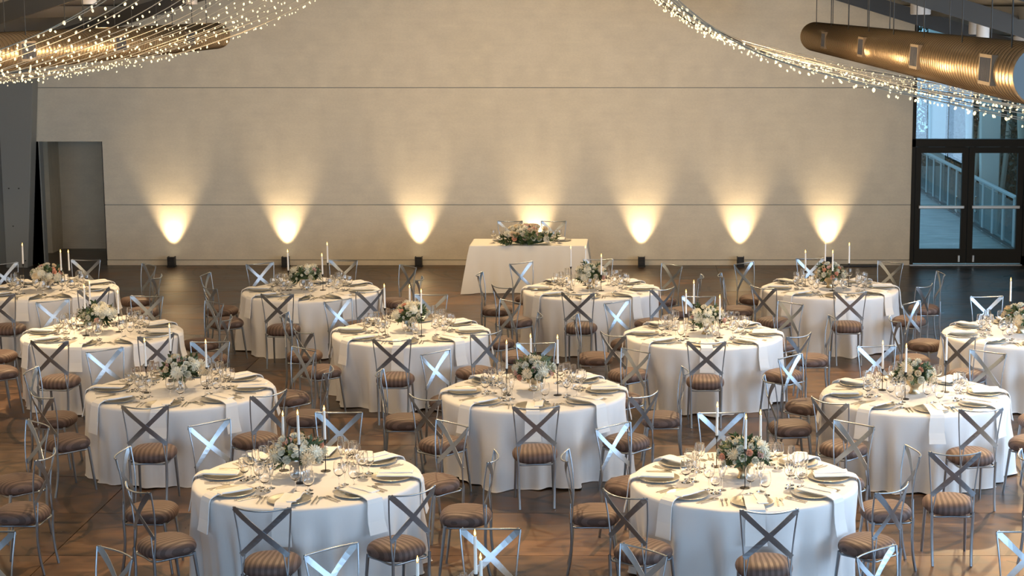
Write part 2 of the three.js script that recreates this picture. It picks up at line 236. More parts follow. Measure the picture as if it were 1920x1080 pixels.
// ---------------------------------------------------------------- glass doors and what lies beyond
{
  const z0 = ZW - 0.12, z1 = ZW + 0.02, mid = (GLASS_X0 + GLASS_X1) / 2 + 0.01, X1 = GLASS_X1;
  const fr = struct('door_frame_1', merge([boxR(GLASS_X0, GLASS_X0 + 0.06, 0, 4.2, z0, z1), boxR(X1, X1 + 0.08, 0, 4.2, z0, z1), boxR(GLASS_X0, X1 + 0.6, 2.06, 2.19, z0, z1), boxR(GLASS_X0, X1 + 0.6, 4.14, 4.2, z0, z1), boxR(X1, X1 + 0.6, 0, 0.16, z0, z1)]), M.bronze, 'dark bronze frame around the glass double doors');
  mesh('transom_pane', boxR(GLASS_X0 + 0.06, X1, 2.19, 4.14, z0 + 0.06, z0 + 0.066), M.pane, fr);
  mesh('side_pane', boxR(X1 + 0.08, X1 + 0.6, 0.16, 2.06, z0 + 0.06, z0 + 0.066), M.pane, fr);
  mesh('side_pane', boxR(X1 + 0.08, X1 + 0.6, 2.19, 4.14, z0 + 0.06, z0 + 0.066), M.pane, fr);
  const leaf = (x0, x1, n, label) => {
    const d = struct(`door_${n}`, merge([boxR(x0, x0 + 0.1, 0.03, 2.05, z0 + 0.03, z1 - 0.03), boxR(x1 - 0.1, x1, 0.03, 2.05, z0 + 0.03, z1 - 0.03), boxR(x0 + 0.1, x1 - 0.1, 0.03, 0.28, z0 + 0.03, z1 - 0.03), boxR(x0 + 0.1, x1 - 0.1, 1.95, 2.05, z0 + 0.03, z1 - 0.03)]), M.bronze, label);
    mesh('door_pane', boxR(x0 + 0.1, x1 - 0.1, 0.28, 1.95, z0 + 0.066, z0 + 0.072), M.pane, d);
    mesh('push_bar', rbox(x1 - x0 - 0.12, 0.055, 0.05, 0.012, (x0 + x1) / 2, 1.02, z1 + 0.035), M.barMetal, d);
    for (const x of [x0 + 0.09, x1 - 0.09]) mesh('bar_bracket', box(0.03, 0.05, 0.06, x, 1.02, z1 - 0.005), M.black, d);
    const hx = n === 1 ? x1 - 0.16 : x0 + 0.16;
    mesh('door_handle', tube([V(hx, 0.92, z0 + 0.04), V(hx, 0.93, z0 - 0.05), V(hx, 1.17, z0 - 0.05), V(hx, 1.18, z0 + 0.04)], 0.012, 18, 6), M.barMetal, d);
    mesh('floor_bolt', boxR(n === 1 ? x1 - 0.14 : x0 + 0.1, n === 1 ? x1 - 0.11 : x0 + 0.13, 0.06, 0.17, z1 - 0.03, z1 + 0.01), M.barMetal, d);
  };
  leaf(GLASS_X0 + 0.07, mid - 0.005, 1, 'bronze framed glass door leaf next to the white wall');
  leaf(mid + 0.005, X1 - 0.01, 2, 'bronze framed glass door leaf farther from the white wall');
  struct('trim_2', boxR(GLASS_X0, X1, 0, 0.012, z0, z1 + 0.03), M.barMetal, 'metal threshold under the glass doors');
  // outside deck
  const deckG = boxR(1.5, 7.3, -0.3, -0.005, ZW - 19, ZW - 0.13), dp = deckG.attributes.position, du = deckG.attributes.uv; for (let i = 0; i < dp.count; i++) du.setXY(i, dp.getX(i) / 4, dp.getZ(i) / 2);
  struct('floor_deck', deckG, M.deck, 'pale grey outdoor walkway beyond the glass doors');
  struct('floor_garden', boxR(-12, 40, -1.4, -0.9, ZW - 45, ZW - 0.2), M.soil, 'dark planted ground below the walkway');
  const rl = thing('railing', 'grey railing with glass panels along the outdoor walkway', 'railing', undefined, [7.05, 0, 0]);
  mesh('top_rail', rbox(0.09, 0.05, 15.5, 0.01, 0, 1.0, ZW - 9.3), M.rail, rl);
  mesh('bottom_rail', box(0.05, 0.05, 15.5, 0, 0.06, ZW - 9.3), M.steel, rl);
  for (let z = ZW - 1.7; z > ZW - 17.2; z -= 0.95) { mesh('post', box(0.035, 0.96, 0.16, 0, 0.49, z), M.rail, rl); mesh('rail_panel', box(0.01, 0.82, 0.76, 0, 0.5, z - 0.475), M.railPane, rl); }
  for (const [i, z] of [[0, -36.7], [1, -43.0], [2, -49.5]]) {
    const s = new THREE.Shape(); s.moveTo(7.4, -0.9); s.lineTo(7.7, -0.9); s.lineTo(7.74, 5.2); s.lineTo(7.24, 5.2); s.closePath();
    const c = thing('outdoor_column', ['pale tapered outdoor column closest to the glass doors', 'pale tapered outdoor column halfway along the walkway', 'pale tapered outdoor column at the far end of the walkway'][i], 'column');
    mesh('column_body', new THREE.ExtrudeGeometry(s, { depth: 0.25, bevelEnabled: false }).translate(0, 0, z), M.white, c);
    mesh('base_plate', boxR(7.34, 7.78, -0.9, -0.86, z - 0.06, z + 0.31), M.rail, c);
  }
  // trees behind the railing
  const tr = rng(91);
  const leafG = new THREE.BufferGeometry(); leafG.setAttribute('position', new THREE.Float32BufferAttribute([0, 0, 0, 0.045, 0.07, 0.012, 0, 0.2, 0, -0.045, 0.07, 0.012], 3)); leafG.setIndex([0, 1, 2, 0, 2, 3]); leafG.setAttribute('uv', new THREE.Float32BufferAttribute(new Float32Array(8), 2)); leafG.computeVertexNormals();
  const words = ['beside the nearest outdoor column', 'between two outdoor columns', 'past the middle outdoor column', 'behind the walkway end', 'close to the railing', 'deep in the garden', 'far beyond the walkway', 'at the garden edge', 'in the second row opposite the middle column', 'in the second row past the middle column', 'in the second row at the far end'];
  [[9.0, -34.4, 4.6, 1.0], [9.1, -36.9, 5.2, 1.1], [9.2, -39.6, 5.6, 1.2], [4.6, -53.5, 6.0, 2.2], [9.2, -42.6, 5.6, 1.2], [9.2, -45.6, 5.9, 1.3], [9.6, -54.5, 7, 2.4], [9.7, -49.6, 6.4, 1.5], [12.4, -41.0, 6.5, 1.8], [12.8, -46.0, 6.8, 1.9], [13.4, -52.0, 7.2, 2.1]].forEach(([x, z, h, r0], i) => {
    const t = thing('garden_tree', `dark leafy garden tree ${words[i]}`, 'tree', 'garden trees beyond the glass doors', [x, -0.9, z]);
    mesh('trunk', tube([V(0, 0, 0), V(tr() * 0.2, h * 0.3, tr() * 0.2 - 0.1), V(tr() * 0.4 - 0.2, h * 0.75, 0)], 0.07, 8, 6), M.bark, t);
    const n = Math.round(4200 * r0), P = [], m4 = new THREE.Matrix4(), e = new THREE.Euler(), q4 = new THREE.Quaternion(), v = V(0, 0, 0), base = leafG.toNonIndexed().attributes.position;
    for (let k = 0; k < n; k++) { const a = tr() * 6.283, b = Math.acos(1 - 2 * tr()), q = r0 * Math.cbrt(0.1 + 0.9 * tr()), sc = 0.55 + 0.6 * tr(); e.set((tr() - 0.5) * 3, tr() * 6.28, (tr() - 0.5) * 3); m4.compose(V(q * Math.sin(b) * Math.cos(a), h * 0.5 + q * Math.cos(b) * (h * 0.5 / r0), q * Math.sin(b) * Math.sin(a)), q4.setFromEuler(e), V(sc, sc, sc)); for (let j = 0; j < base.count; j++) { v.fromBufferAttribute(base, j).applyMatrix4(m4); P.push(v.x, v.y, v.z); } }
    const g = new THREE.BufferGeometry(); g.setAttribute('position', new THREE.Float32BufferAttribute(P, 3)); g.setAttribute('uv', new THREE.Float32BufferAttribute(new Float32Array(P.length / 3 * 2), 2)); g.computeVertexNormals();
    const f = mesh('foliage', g, M.treeLeaf, t); f.userData.kind = 'stuff';
  });
  for (const [i, x, z] of [[0, 7.95, -38.2], [1, 7.95, -35.6], [2, 7.95, -41.2]]) { const t = thing('pale_trunk', ['pale bare trunk behind the walkway railing, beside a column', 'pale bare trunk nearest the glass doors', 'pale bare trunk among dark garden leaves'][i], 'trunk', undefined, [x, -0.9, z]); mesh('stem', tube([V(0, 0, 0), V(0.06, 2, 0.03), V(-0.03, 4.2, 0), V(0.05, 6.3, 0)], 0.1, 12, 8), M.paleBark, t); mesh('stem', tube([V(0.05, 0.1, 0.03), V(0.28, 2.4, 0.1), V(0.36, 5.6, 0.1)], 0.06, 10, 7), M.paleBark, t); }
}
// ---------------------------------------------------------------- wall uplights and the black cable ramp
const UPX = [[-7.91, 'beside the dark doorway'], [-5.94, 'second from the dark doorway'], [-3.64, 'left free between doorway and head table'], [-1.62, 'hidden behind the head table'], [0.21, 'next to the head table toward the doors'], [1.92, 'second from the glass doors'], [3.45, 'beside the black floor strip']];
for (const [x, where] of UPX) {
  const z = -29.95, t = thing('wall_uplight', `small black floor uplight ${where}`, 'uplight', 'uplights along the end wall', [x, 0, z]);
  const b = rbox(0.12, 0.125, 0.14, 0.01, 0, 0.0825, 0); mesh('housing', b, M.black, t);
  mesh('foot', box(0.13, 0.02, 0.15, 0, 0.01, 0), M.black, t);
  mesh('cooling_fin', merge([0.04, 0.065, 0.09].map((y) => box(0.1, 0.006, 0.012, 0, y, 0.073))), M.steel, t);
  mesh('lamp_lens', box(0.08, 0.004, 0.09, 0, 0.147, -0.01), M.lens, t);
  mesh('glare_shield', merge([box(0.12, 0.04, 0.008, 0, 0.16, 0.062), box(0.008, 0.04, 0.12, -0.056, 0.16, 0), box(0.008, 0.04, 0.12, 0.056, 0.16, 0)]), M.black, t);
  const s = new THREE.SpotLight(WARM_WHITE, UPLIGHT, 0, 0.54, 1.0, 2); s.position.set(x, 0.165, z - 0.03); s.target.position.set(x, 2.16, z - 0.28); s.castShadow = true; s.shadow.radius = 2; scene.add(s); scene.add(s.target);
}
single('cable_ramp', boxR(3.67, 4.3, 0, 0.022, ZW + 0.02, ZW + 0.2), M.black, 'flat black cable cover lying against the end wall', 'cable cover');

// ---------------------------------------------------------------- ducts
{
  const prof = (len) => { const p = []; const n = Math.round(len / 0.115); p.push([0.2, 0]); for (let i = 0; i < n; i++) { const y = i * len / n; p.push([0.215, y + 0.004], [0.215, y + 0.092], [0.221, y + 0.098], [0.221, y + 0.108]); } p.push([0.2, len]); return p; };
  for (const [x, z0, z1, label, vents, side] of [[2.87, -12.2, -27.4, 'round ribbed bronze air duct above the glass-door side', [-13.1, -16.4, -20.2, -24.1], -1], [-6.15, -11.5, -26.4, 'round ribbed bronze air duct above the doorway side', [-13.6, -17.5, -20.7, -24.0], 1]]) {
    const len = z0 - z1, DY = side < 0 ? 3.99 : 4.02, t = thing('air_duct', label, 'air duct', undefined, [x, DY, z0]);
    if (side > 0) t.scale.set(0.86, 0.86, 1);
    mesh('duct_shell', lathe(prof(len), 40).rotateX(-Math.PI / 2), M.duct, t);
    const ribs = []; const n = Math.round(len / 0.115); for (let i = 1; i < n; i++) ribs.push(new THREE.TorusGeometry(0.2165, 0.0085, 5, 40).translate(0, 0, -(i * len / n - 0.004)));
    const rb = mesh('seam_ribs', merge(ribs), M.ductRib, t); rb.userData.kind = 'stuff';
    mesh('end_cap', new THREE.CylinderGeometry(0.214, 0.214, 0.02, 40).rotateX(Math.PI / 2), M.ductCap, t);
    mesh('end_cap', new THREE.SphereGeometry(0.21, 32, 10, 0, Math.PI * 2, 0, Math.PI / 2).rotateX(-Math.PI / 2).translate(0, 0, -len), M.duct, t);
    for (const vz of vents) {
      const v = new THREE.Group(); v.name = 'air_vent'; v.position.set(0, 0, vz - z0); v.rotation.z = side < 0 ? Math.PI * 0.985 : 0.015; t.add(v);
      mesh('vent_frame', merge([box(0.05, 0.025, 0.46, 0.205, 0.1, 0), box(0.05, 0.025, 0.46, 0.205, -0.1, 0), box(0.05, 0.225, 0.025, 0.205, 0, 0.22), box(0.05, 0.225, 0.025, 0.205, 0, -0.22)]), M.ductFrame, v);
      mesh('vent_slats', merge([box(0.03, 0.19, 0.42, 0.205, 0, 0), ...Array.from({ length: 10 }, (_, i) => box(0.012, 0.18, 0.008, 0.224, 0, -0.19 + i * 0.042))]), M.ventDark, v);
    }
    for (let z = -0.5; z > -len; z -= 1.9) for (const dx of [-0.12, 0.12]) mesh('hanger_rod', rod(V(dx, 0.17, z), V(dx, (roofY(x + dx) - DY) / (side > 0 ? 0.86 : 1), z), 0.006, 0.006, 5), M.steel, t);
  }
}
// ---------------------------------------------------------------- roof spotlights, nearly all out of view, placed to light tables and end wall
const spots = [[-6.4, -15.8], [-6.4, -21.0], [-6.4, -25.9], [-2.4, -15.6], [-2.4, -20.6], [-2.4, -25.7], [1.6, -15.6], [1.6, -20.6], [1.6, -25.9], [4.6, -17.8], [4.6, -23.0], [-1.6, -29.0]];  // unseen spots over table tops, the last one for the head table
const washes = [[-3.4, -22.4], [-1.7, -22.0], [0.1, -22.4]];  // unseen washers, placed to warm the end wall
const rowWord = (z) => (z > -14.9 ? 'over the fourth table row' : z > -18.1 ? 'over the third table row' : z > -21.3 ? 'over the second table row' : z > -24.3 ? 'over the table row by the wall' : z > -27 ? 'between head table and wall row' : 'over the head table');
for (const [x, z, wash] of [...spots, ...washes.map((w) => [...w, true])]) {
  const y = roofY(x) - 0.42, t = thing('unseen_roof_spotlight', `white ${wash ? 'wall-washing' : 'cylinder'} spotlight ${rowWord(z)}, ${Math.abs(x - AXIS) < 1.5 ? 'under the ridge' : x < AXIS ? (x < -5 ? 'above doorway-side duct' : 'on the doorway slope') : (x > 4 ? 'by the side wall slope' : 'on the glass-door slope')}`, 'spotlight', 'unseen spotlights under the roof', [x, y, z]);
  mesh('housing', lathe([[0.0, 0.26], [0.08, 0.26], [0.085, 0.25], [0.085, 0.0], [0.075, 0.0], [0.072, 0.02]], 20), M.white, t);
  mesh('stem', new THREE.CylinderGeometry(0.012, 0.012, 0.16, 8).translate(0, 0.34, 0), M.steel, t);
  mesh('lamp_lens', new THREE.CylinderGeometry(0.07, 0.07, 0.006, 18).translate(0, 0.02, 0), M.lens, t);
  const s = new THREE.SpotLight(WARM, wash ? WASH_LIGHT : SPOT_LIGHT, 0, wash ? 0.85 : 0.7, 0.9, 2); s.position.set(x, y - 0.03, z); s.target.position.set(x, wash ? 2.2 : 0.75, wash ? ZW : z + 2.3); s.castShadow = true; s.shadow.radius = 4; scene.add(s); scene.add(s.target);
}
// white roof boxes seen between the rafters
for (const [x, z, w] of [[3.98, -24.2, 'nearest the ridge'], [4.9, -24.8, 'in the middle of the slope'], [5.75, -25.8, 'nearest the glass doors']]) { const t = thing('roof_lamp', `white drum lamp under the roof, ${w}`, 'ceiling lamp', undefined, [x, roofY(x) - 0.3, z]); mesh('drum', lathe([[0, 0.22], [0.13, 0.22], [0.14, 0.21], [0.14, 0.01], [0.13, 0], [0, 0]], 24), M.white, t); mesh('stem', new THREE.CylinderGeometry(0.01, 0.01, 0.1, 6).translate(0, 0.26, 0), M.steel, t); }

// ---------------------------------------------------------------- fairy light canopy
{
  const bulbG = merge([new THREE.IcosahedronGeometry(0.0088, 1)]), fr = rng(414);
  const curveL = [[1.0, 5.75], [2.31, 4.53], [3.56, 4.0], [4.3, 3.80], [4.96, 3.70], [6.26, 3.60], [7.6, 3.58], [9.2, 3.62]];
  const curveR = [[1.0, 5.55], [2.0, 4.50], [2.44, 4.22], [2.8, 4.08], [3.5, 3.90], [4.1, 3.76], [4.5, 3.69], [5.6, 3.52], [7.0, 3.44], [9.1, 3.50]];
  let n = 0;
  for (const s of [-1, 1]) for (let i = 0; i < 20; i++) {
    const z = s < 0 ? -(12.8 + i * 0.47 + fr() * 0.25) : -(12.3 + i * 0.5 + fr() * 0.25), lift = (fr() - 0.5) * 0.06;
    const pts = (s < 0 ? curveL : curveR).map(([d, y], k) => V(AXIS + s * d, y + lift + (fr() - 0.5) * 0.03, z + (k - 3) * 0.06 + (fr() - 0.5) * 0.1));
    const c = new THREE.CatmullRomCurve3(pts, false, 'centripetal'), L = c.getLength();
    const t = thing('fairy_light_string', `warm fairy light string draped ${rowWord(z)}, ${s < 0 ? 'doorway' : 'glass-door'} side`, 'string lights', s < 0 ? 'fairy light strings, doorway side' : 'fairy light strings, glass-door side');
    mesh('wire', new THREE.TubeGeometry(c, 70, 0.0036, 4), i % 6 === 4 && s > 0 ? M.cable : M.wire, t);
    const sets = [[], []], dim = [[], []];
    for (let q = 0.1 + fr() * 0.1; q < L; q += 0.06 + 0.08 * fr()) {
      const p = c.getPointAt(q / L), h = q < L / 2 ? 0 : 1, d = 0.015 + 0.06 * fr() * fr();
      const g = bulbG.clone(), k = 0.55 + 0.6 * fr(); g.scale(k, k * 1.5, k); g.rotateZ((fr() - 0.5) * 1.4); g.translate(p.x + (fr() - 0.5) * 0.04, p.y - d, p.z + (fr() - 0.5) * 0.05);
      (fr() < 0.6 ? sets : dim)[h].push(g);
    }
    for (let h = 0; h < 2; h++) { const a = mesh('light_bulbs', merge(sets[h]), M.bulb, t); a.userData.kind = 'stuff'; if (dim[h].length) { const b = mesh('light_bulbs', merge(dim[h]), M.bulbDim, t); b.userData.kind = 'stuff'; } }
    if (i % 5 === 2) for (const u of [0.3, 0.72]) { const p = c.getPointAt(u), l = new THREE.PointLight(WARM, FAIRY_LIGHT * 4, 0, 2); l.position.set(p.x, p.y - 0.4, p.z); l.castShadow = true; l.shadow.radius = 10; scene.add(l); }
    n++;
  }
}
// ---------------------------------------------------------------- prototypes
// chair: origin on the floor under the seat centre, sitter faces +z
function makeChair() {
  const g = new THREE.Group();
  { // puffy seat cushion
    const P = [], U = [], I = [], NU = 40, NV = 14;
    for (let j = 0; j <= NV; j++) for (let i = 0; i <= NU; i++) {
      const a = i / NU * Math.PI * 2, b = -Math.PI / 2 + j / NV * Math.PI, cb = Math.pow(Math.max(Math.cos(b), 0), 0.42), sb = Math.sin(b), e = 0.78;
      const cx = Math.sign(Math.cos(a)) * Math.pow(Math.abs(Math.cos(a)), e), cz = Math.sign(Math.sin(a)) * Math.pow(Math.abs(Math.sin(a)), e);
      const z = cz * 0.205 * cb, w = 0.218 - 0.024 * (0.5 - z / 0.41); P.push(cx * w * cb, 0.452 + (sb > 0 ? 0.072 * sb : 0.06 * sb), z);
      U.push(0.5 + cx * w * cb / 0.46 + 0.06 * cx * cb * cz, j / NV);
    }
    for (let j = 0; j < NV; j++) for (let i = 0; i < NU; i++) { const a = j * (NU + 1) + i; I.push(a, a + NU + 1, a + 1, a + 1, a + NU + 1, a + NU + 2); }
    const q = new THREE.BufferGeometry(); q.setAttribute('position', new THREE.Float32BufferAttribute(P, 3)); q.setAttribute('uv', new THREE.Float32BufferAttribute(U, 2)); q.setIndex(I); q.computeVertexNormals();
    mesh('seat_cushion', q, M.seat, g);
  }
  mesh('seat_frame', tube([V(-0.15, 0.402, -0.172), V(0, 0.402, -0.176), V(0.15, 0.402, -0.172), V(0.162, 0.402, 0), V(0.16, 0.402, 0.14), V(0, 0.402, 0.15), V(-0.16, 0.402, 0.14), V(-0.162, 0.402, 0)], 0.009, 40, 6, true), M.silver, g);
  for (const s of [-1, 1]) {
    mesh('leg', rod(V(s * 0.178, 0, 0.19), V(s * 0.165, 0.42, 0.14), 0.0105, 0.014, 10), M.silver, g);
    mesh('leg', tube([V(s * 0.155, 0, -0.215), V(s * 0.158, 0.12, -0.192), V(s * 0.162, 0.28, -0.178), V(s * 0.165, 0.44, -0.182)], 0.0122, 10, 8), M.silver, g);
    mesh('back_post', tube([V(s * 0.165, 0.43, -0.178), V(s * 0.172, 0.58, -0.168), V(s * 0.188, 0.76, -0.176), V(s * 0.207, 0.945, -0.205)], 0.0062, 12, 6), M.silver, g);
    mesh('inner_strut', rod(V(s * 0.163, 0.43, -0.184), V(s * 0.14, 0.59, -0.186), 0.005, 0.005, 6), M.silver, g);
    // flat crossing bands following the bowed back
    const pts = [], side = [], up = []; const n = 12;
    for (let i = 0; i <= n; i++) { const t = i / n, x = s * (0.202 - 0.374 * t), y = 0.94 - 0.36 * t, e = x / 0.205, q = 1 - t; pts.push(V(x, y, -0.168 - 0.038 * q * q - 0.006 * q - 0.05 * (1 - e * e) * (0.4 + 0.6 * q) - (s > 0 ? 0.002 : 0))); }
    for (let i = 0; i <= n; i++) { const d = pts[Math.min(n, i + 1)].clone().sub(pts[Math.max(0, i - 1)]).normalize(), nn = V(0.42 * (pts[i].x / 0.2), -0.19, -1).normalize(); const sd = d.clone().cross(nn).normalize(); side.push(sd); up.push(sd.clone().cross(d).normalize()); }
    mesh('cross_band', strip(pts, pts.map((_, i) => 0.042 + 0.003 * Math.sin(i)), 0.0035, (i) => side[i], (i) => up[i]), M.silver, g);
  }
  const rp = []; for (let i = 0; i <= 12; i++) { const e = -1 + i / 6; rp.push(V(e * 0.207, 0.945 - 0.016 * (1 - e * e), -0.206 - 0.058 * (1 - e * e))); }
  mesh('top_rail', tube(rp, 0.0068, 24, 6), M.silver, g);
  return g;
}
const chairProto = makeChair();
const CHAIR_RING = 1.245;

const chargerG = lathe([[0, 0.004], [0.1, 0.004], [0.115, 0.007], [0.155, 0.016], [0.165, 0.018], [0.166, 0.016], [0.16, 0.012], [0.11, 0.0], [0, 0]], 36);
function extr(shape, d) { return new THREE.ExtrudeGeometry(shape, { depth: d, bevelEnabled: false, curveSegments: 4 }).rotateX(-Math.PI / 2).translate(0, 0.0005, 0); }
// cutlery lies along z, head toward -z (table centre)
const forkG = (() => { const s = new THREE.Shape(); s.moveTo(-0.005, -0.1); s.lineTo(0.005, -0.1); s.lineTo(0.0035, 0.03); s.lineTo(0.012, 0.05); s.lineTo(0.012, 0.1); s.lineTo(0.008, 0.1); s.lineTo(0.0075, 0.062); s.lineTo(0.0045, 0.062); s.lineTo(0.004, 0.1); s.lineTo(0, 0.1); s.lineTo(-0.0005, 0.062); s.lineTo(-0.0035, 0.062); s.lineTo(-0.004, 0.1); s.lineTo(-0.008, 0.1); s.lineTo(-0.0085, 0.062); s.lineTo(-0.012, 0.06); s.lineTo(-0.012, 0.05); s.lineTo(-0.0035, 0.03); s.closePath(); return extr(s, 0.004); })();
const knifeG = (() => { const s = new THREE.Shape(); s.moveTo(-0.008, -0.115); s.lineTo(0.007, -0.115); s.lineTo(0.006, 0.0); s.lineTo(0.011, 0.01); s.lineTo(0.01, 0.08); s.quadraticCurveTo(0.008, 0.11, -0.004, 0.118); s.lineTo(-0.006, 0); s.closePath(); return extr(s, 0.005); })();
const spoonG = (() => { const s = new THREE.Shape(); s.moveTo(-0.005, -0.1); s.lineTo(0.005, -0.1); s.lineTo(0.003, 0.03); s.bezierCurveTo(0.026, 0.045, 0.022, 0.1, 0, 0.1); s.bezierCurveTo(-0.022, 0.1, -0.026, 0.045, -0.003, 0.03); s.closePath(); return extr(s, 0.005); })();
function makeGlass(foot, stemTop, bowl) {
  const g = new THREE.Group();
  mesh('stem', lathe([[0, 0], [foot, 0], [foot, 0.0025], [0.012, 0.007], [0.0045, 0.016], [0.004, stemTop - 0.012], [0.009, stemTop], [0, stemTop]], 16), M.stemGlass, g);
const inner = bowl.slice(0, -1).map(([r, y]) => [r - 0.0016, y + 0.0014]).reverse();
  mesh('bowl', lathe([[0, stemTop - 0.001], [0.006, stemTop], ...bowl, ...inner, [0, stemTop + 0.006]], 22), M.stemGlass, g); g.scale.setScalar(1.06); return g;
}
const wineProto = makeGlass(0.036, 0.088, [[0.024, 0.098], [0.037, 0.118], [0.0415, 0.14], [0.040, 0.165], [0.036, 0.198], [0.0365, 0.199]]);
const waterProto = makeGlass(0.036, 0.056, [[0.026, 0.066], [0.038, 0.088], [0.0425, 0.112], [0.041, 0.138], [0.037, 0.168], [0.0375, 0.169]]);
const fluteProto = makeGlass(0.031, 0.092, [[0.014, 0.105], [0.024, 0.14], [0.0275, 0.17], [0.0265, 0.2], [0.024, 0.228], [0.0245, 0.229]]);

// napkin: a folded strip over the plate and down the table edge; origin at the plate centre on the tabletop, outward +z
function makeNapkin(seed) {
  const r = rng(seed), g = new THREE.Group(), skew = (r() - 0.5) * 0.05, w0 = 0.122 + 0.02 * r(), drop = 0.25 + 0.05 * r();
  const path = [[-0.12, 0.029], [-0.05, 0.029], [0.06, 0.0295], [0.13, 0.033], [0.17, 0.031], [0.205, 0.020], [0.228, 0.008], [0.24, -0.02], [0.246, -0.08], [0.254, -0.16], [0.266, -0.16 - (drop - 0.16) * 0.6], [0.276, -drop]];
  const pts = path.map(([z, y], i) => V(skew * (z + 0.12) * 2 + 0.004 * Math.sin(i * 1.3), y, z)), widths = path.map((_, i) => w0 + 0.03 * Math.max(0, i - 6) / 5);
  const up = (i) => { const a = pts[Math.max(0, i - 1)], b = pts[Math.min(pts.length - 1, i + 1)], d = b.clone().sub(a).normalize(); return V(1, 0, 0).cross(d).negate().normalize(); };
  mesh('napkin_layer', strip(pts, widths, 0.007, V(1, 0, 0), up), M.napkin, g);
  const p2 = pts.slice(0, 5).map((p, i) => V(p.x + 0.052 + 0.01 * i * (r() - 0.3), p.y + 0.008 + 0.002 * (2 - Math.abs(i - 2)), p.z + 0.01)); p2[4].z -= 0.02;
  mesh('napkin_fold', strip(p2, 0.075, 0.007, V(1, 0.06, 0), V(-0.06, 1, 0)), M.napkin, g);
  return g;
}
const napkinProtos = [1, 2, 3, 4].map((k) => makeNapkin(k * 17));

// tablecloth variants
const TR = 0.9, TH = 0.755;
function makeCloth(seed) {
  const r = rng(seed), N = 192, prof = []; const waves = []; for (let k = 0; k < 7; k++) waves.push([7 + Math.floor(r() * 17), r() * 6.28, 0.4 + 0.6 * r()]);
  const fold = (a) => { let s = 0, w = 0; for (const [f, p, k] of waves) { s += k * Math.sin(f * a + p); w += k; } return s / w * 2.1; };
  const corner = [0, 1, 2, 3].map((k) => k * Math.PI / 2 + r() * 0.8);
  const rows = [[0, TH, 0], [0.45, TH, 0], [0.8, TH, 0], [0.865, TH - 0.001, 0], [0.885, TH - 0.006, 0], [0.897, TH - 0.016, 0], [0.901, TH - 0.03, 0.04], [0.901, TH - 0.07, 0.05], [0.896, 0.6, 0.16], [0.888, 0.5, 0.34], [0.88, 0.4, 0.6], [0.87, 0.28, 0.85], [0.865, 0.16, 0.95], [0.865, 0.07, 1.0], [0.868, 0.02, 1.03], [0.875, 0.006, 1.05]];
  const P = [], U = [], I = []; let v = 0;
  rows.forEach(([rad, y, amt], j) => {
    for (let i = 0; i <= N; i++) {
      const a = i / N * Math.PI * 2; let q = rad + amt * 0.078 * fold(a) * (1 - 0.25 * amt) + amt * 0.018 * Math.sin(31 * a + seed), yy = y;
      let c = 0; for (const k of corner) { const d = Math.atan2(Math.sin(a - k), Math.cos(a - k)); c = Math.max(c, Math.exp(-d * d * 60)); }
      q += c * amt * amt * 0.075; if (amt > 0.9) yy = Math.max(0.004, y + 0.012 * Math.sin(5 * a + seed));
      P.push(q * Math.cos(a), yy, q * Math.sin(a)); const L = rad + (TH - y); U.push(L * Math.cos(a), L * Math.sin(a));
    }
  });
  for (let j = 0; j < rows.length - 1; j++) for (let i = 0; i < N; i++) { const a = j * (N + 1) + i, b = a + N + 1; I.push(a, a + 1, b, a + 1, b + 1, b); }
  const g = new THREE.BufferGeometry(); g.setAttribute('position', new THREE.Float32BufferAttribute(P, 3)); g.setAttribute('uv', new THREE.Float32BufferAttribute(U, 2)); g.setIndex(I); g.computeVertexNormals(); return g;
}
const cloths = [11, 23, 37, 51].map(makeCloth);
const tableTopG = new THREE.CylinderGeometry(0.88, 0.88, 0.025, 48).translate(0, TH - 0.02, 0);
const pedestalG = lathe([[0, 0], [0.3, 0], [0.3, 0.03], [0.05, 0.06], [0.04, 0.7], [0, 0.7]], 20);

// flowers
const petal = (w, l, curl, seg = 3) => { const P = [], I = [], U = []; for (let j = 0; j <= seg; j++) { const t = j / seg, ww = w * Math.sin(Math.PI * (0.12 + 0.8 * t)), y = l * t, z = curl * t * t; for (const k of [-1, 0, 1]) { P.push(k * ww / 2, y, z + Math.abs(k) * w * 0.22); U.push(k, t); } } for (let j = 0; j < seg; j++) for (let k = 0; k < 2; k++) { const a = j * 3 + k; I.push(a, a + 1, a + 3, a + 1, a + 4, a + 3); } const g = new THREE.BufferGeometry(); g.setAttribute('position', new THREE.Float32BufferAttribute(P, 3)); g.setAttribute('uv', new THREE.Float32BufferAttribute(U, 2)); g.setIndex(I); g.computeVertexNormals(); return g; };
// blooms open toward +y, about unit radius
function mumGeo(seed) { const r = rng(seed), l = [new THREE.IcosahedronGeometry(0.52, 1).translate(0, 0.1, 0)]; const n = 70; for (let i = 0; i < n; i++) { const t = (i + 0.5) / n, th = Math.acos(1 - t * 1.45), ph = i * 2.39996 + r() * 0.2; const g = petal(0.24, 0.62, 0.18, 2); g.translate(0, 0.38, -0.02); g.rotateX(th); g.rotateY(ph); g.translate(0, 0.08, 0); l.push(g); } return merge(l); }
function roseGeo(seed) { const r = rng(seed), l = [new THREE.IcosahedronGeometry(0.3, 1).scale(1, 1.3, 1).translate(0, 0.25, 0)]; for (const [n, tilt, len, w, y] of [[3, 0.12, 0.8, 0.62, -0.02], [4, 0.38, 0.92, 0.8, -0.08], [5, 0.72, 1.0, 0.92, -0.12], [6, 1.12, 1.0, 0.95, -0.14]]) for (let i = 0; i < n; i++) { const g = petal(w, len, -0.22 * len, 4); g.rotateX(tilt * 0.85); g.translate(0, y, 0.10); g.rotateY(i / n * 6.283 + tilt * 2 + r() * 0.3); l.push(g); } return merge(l); }
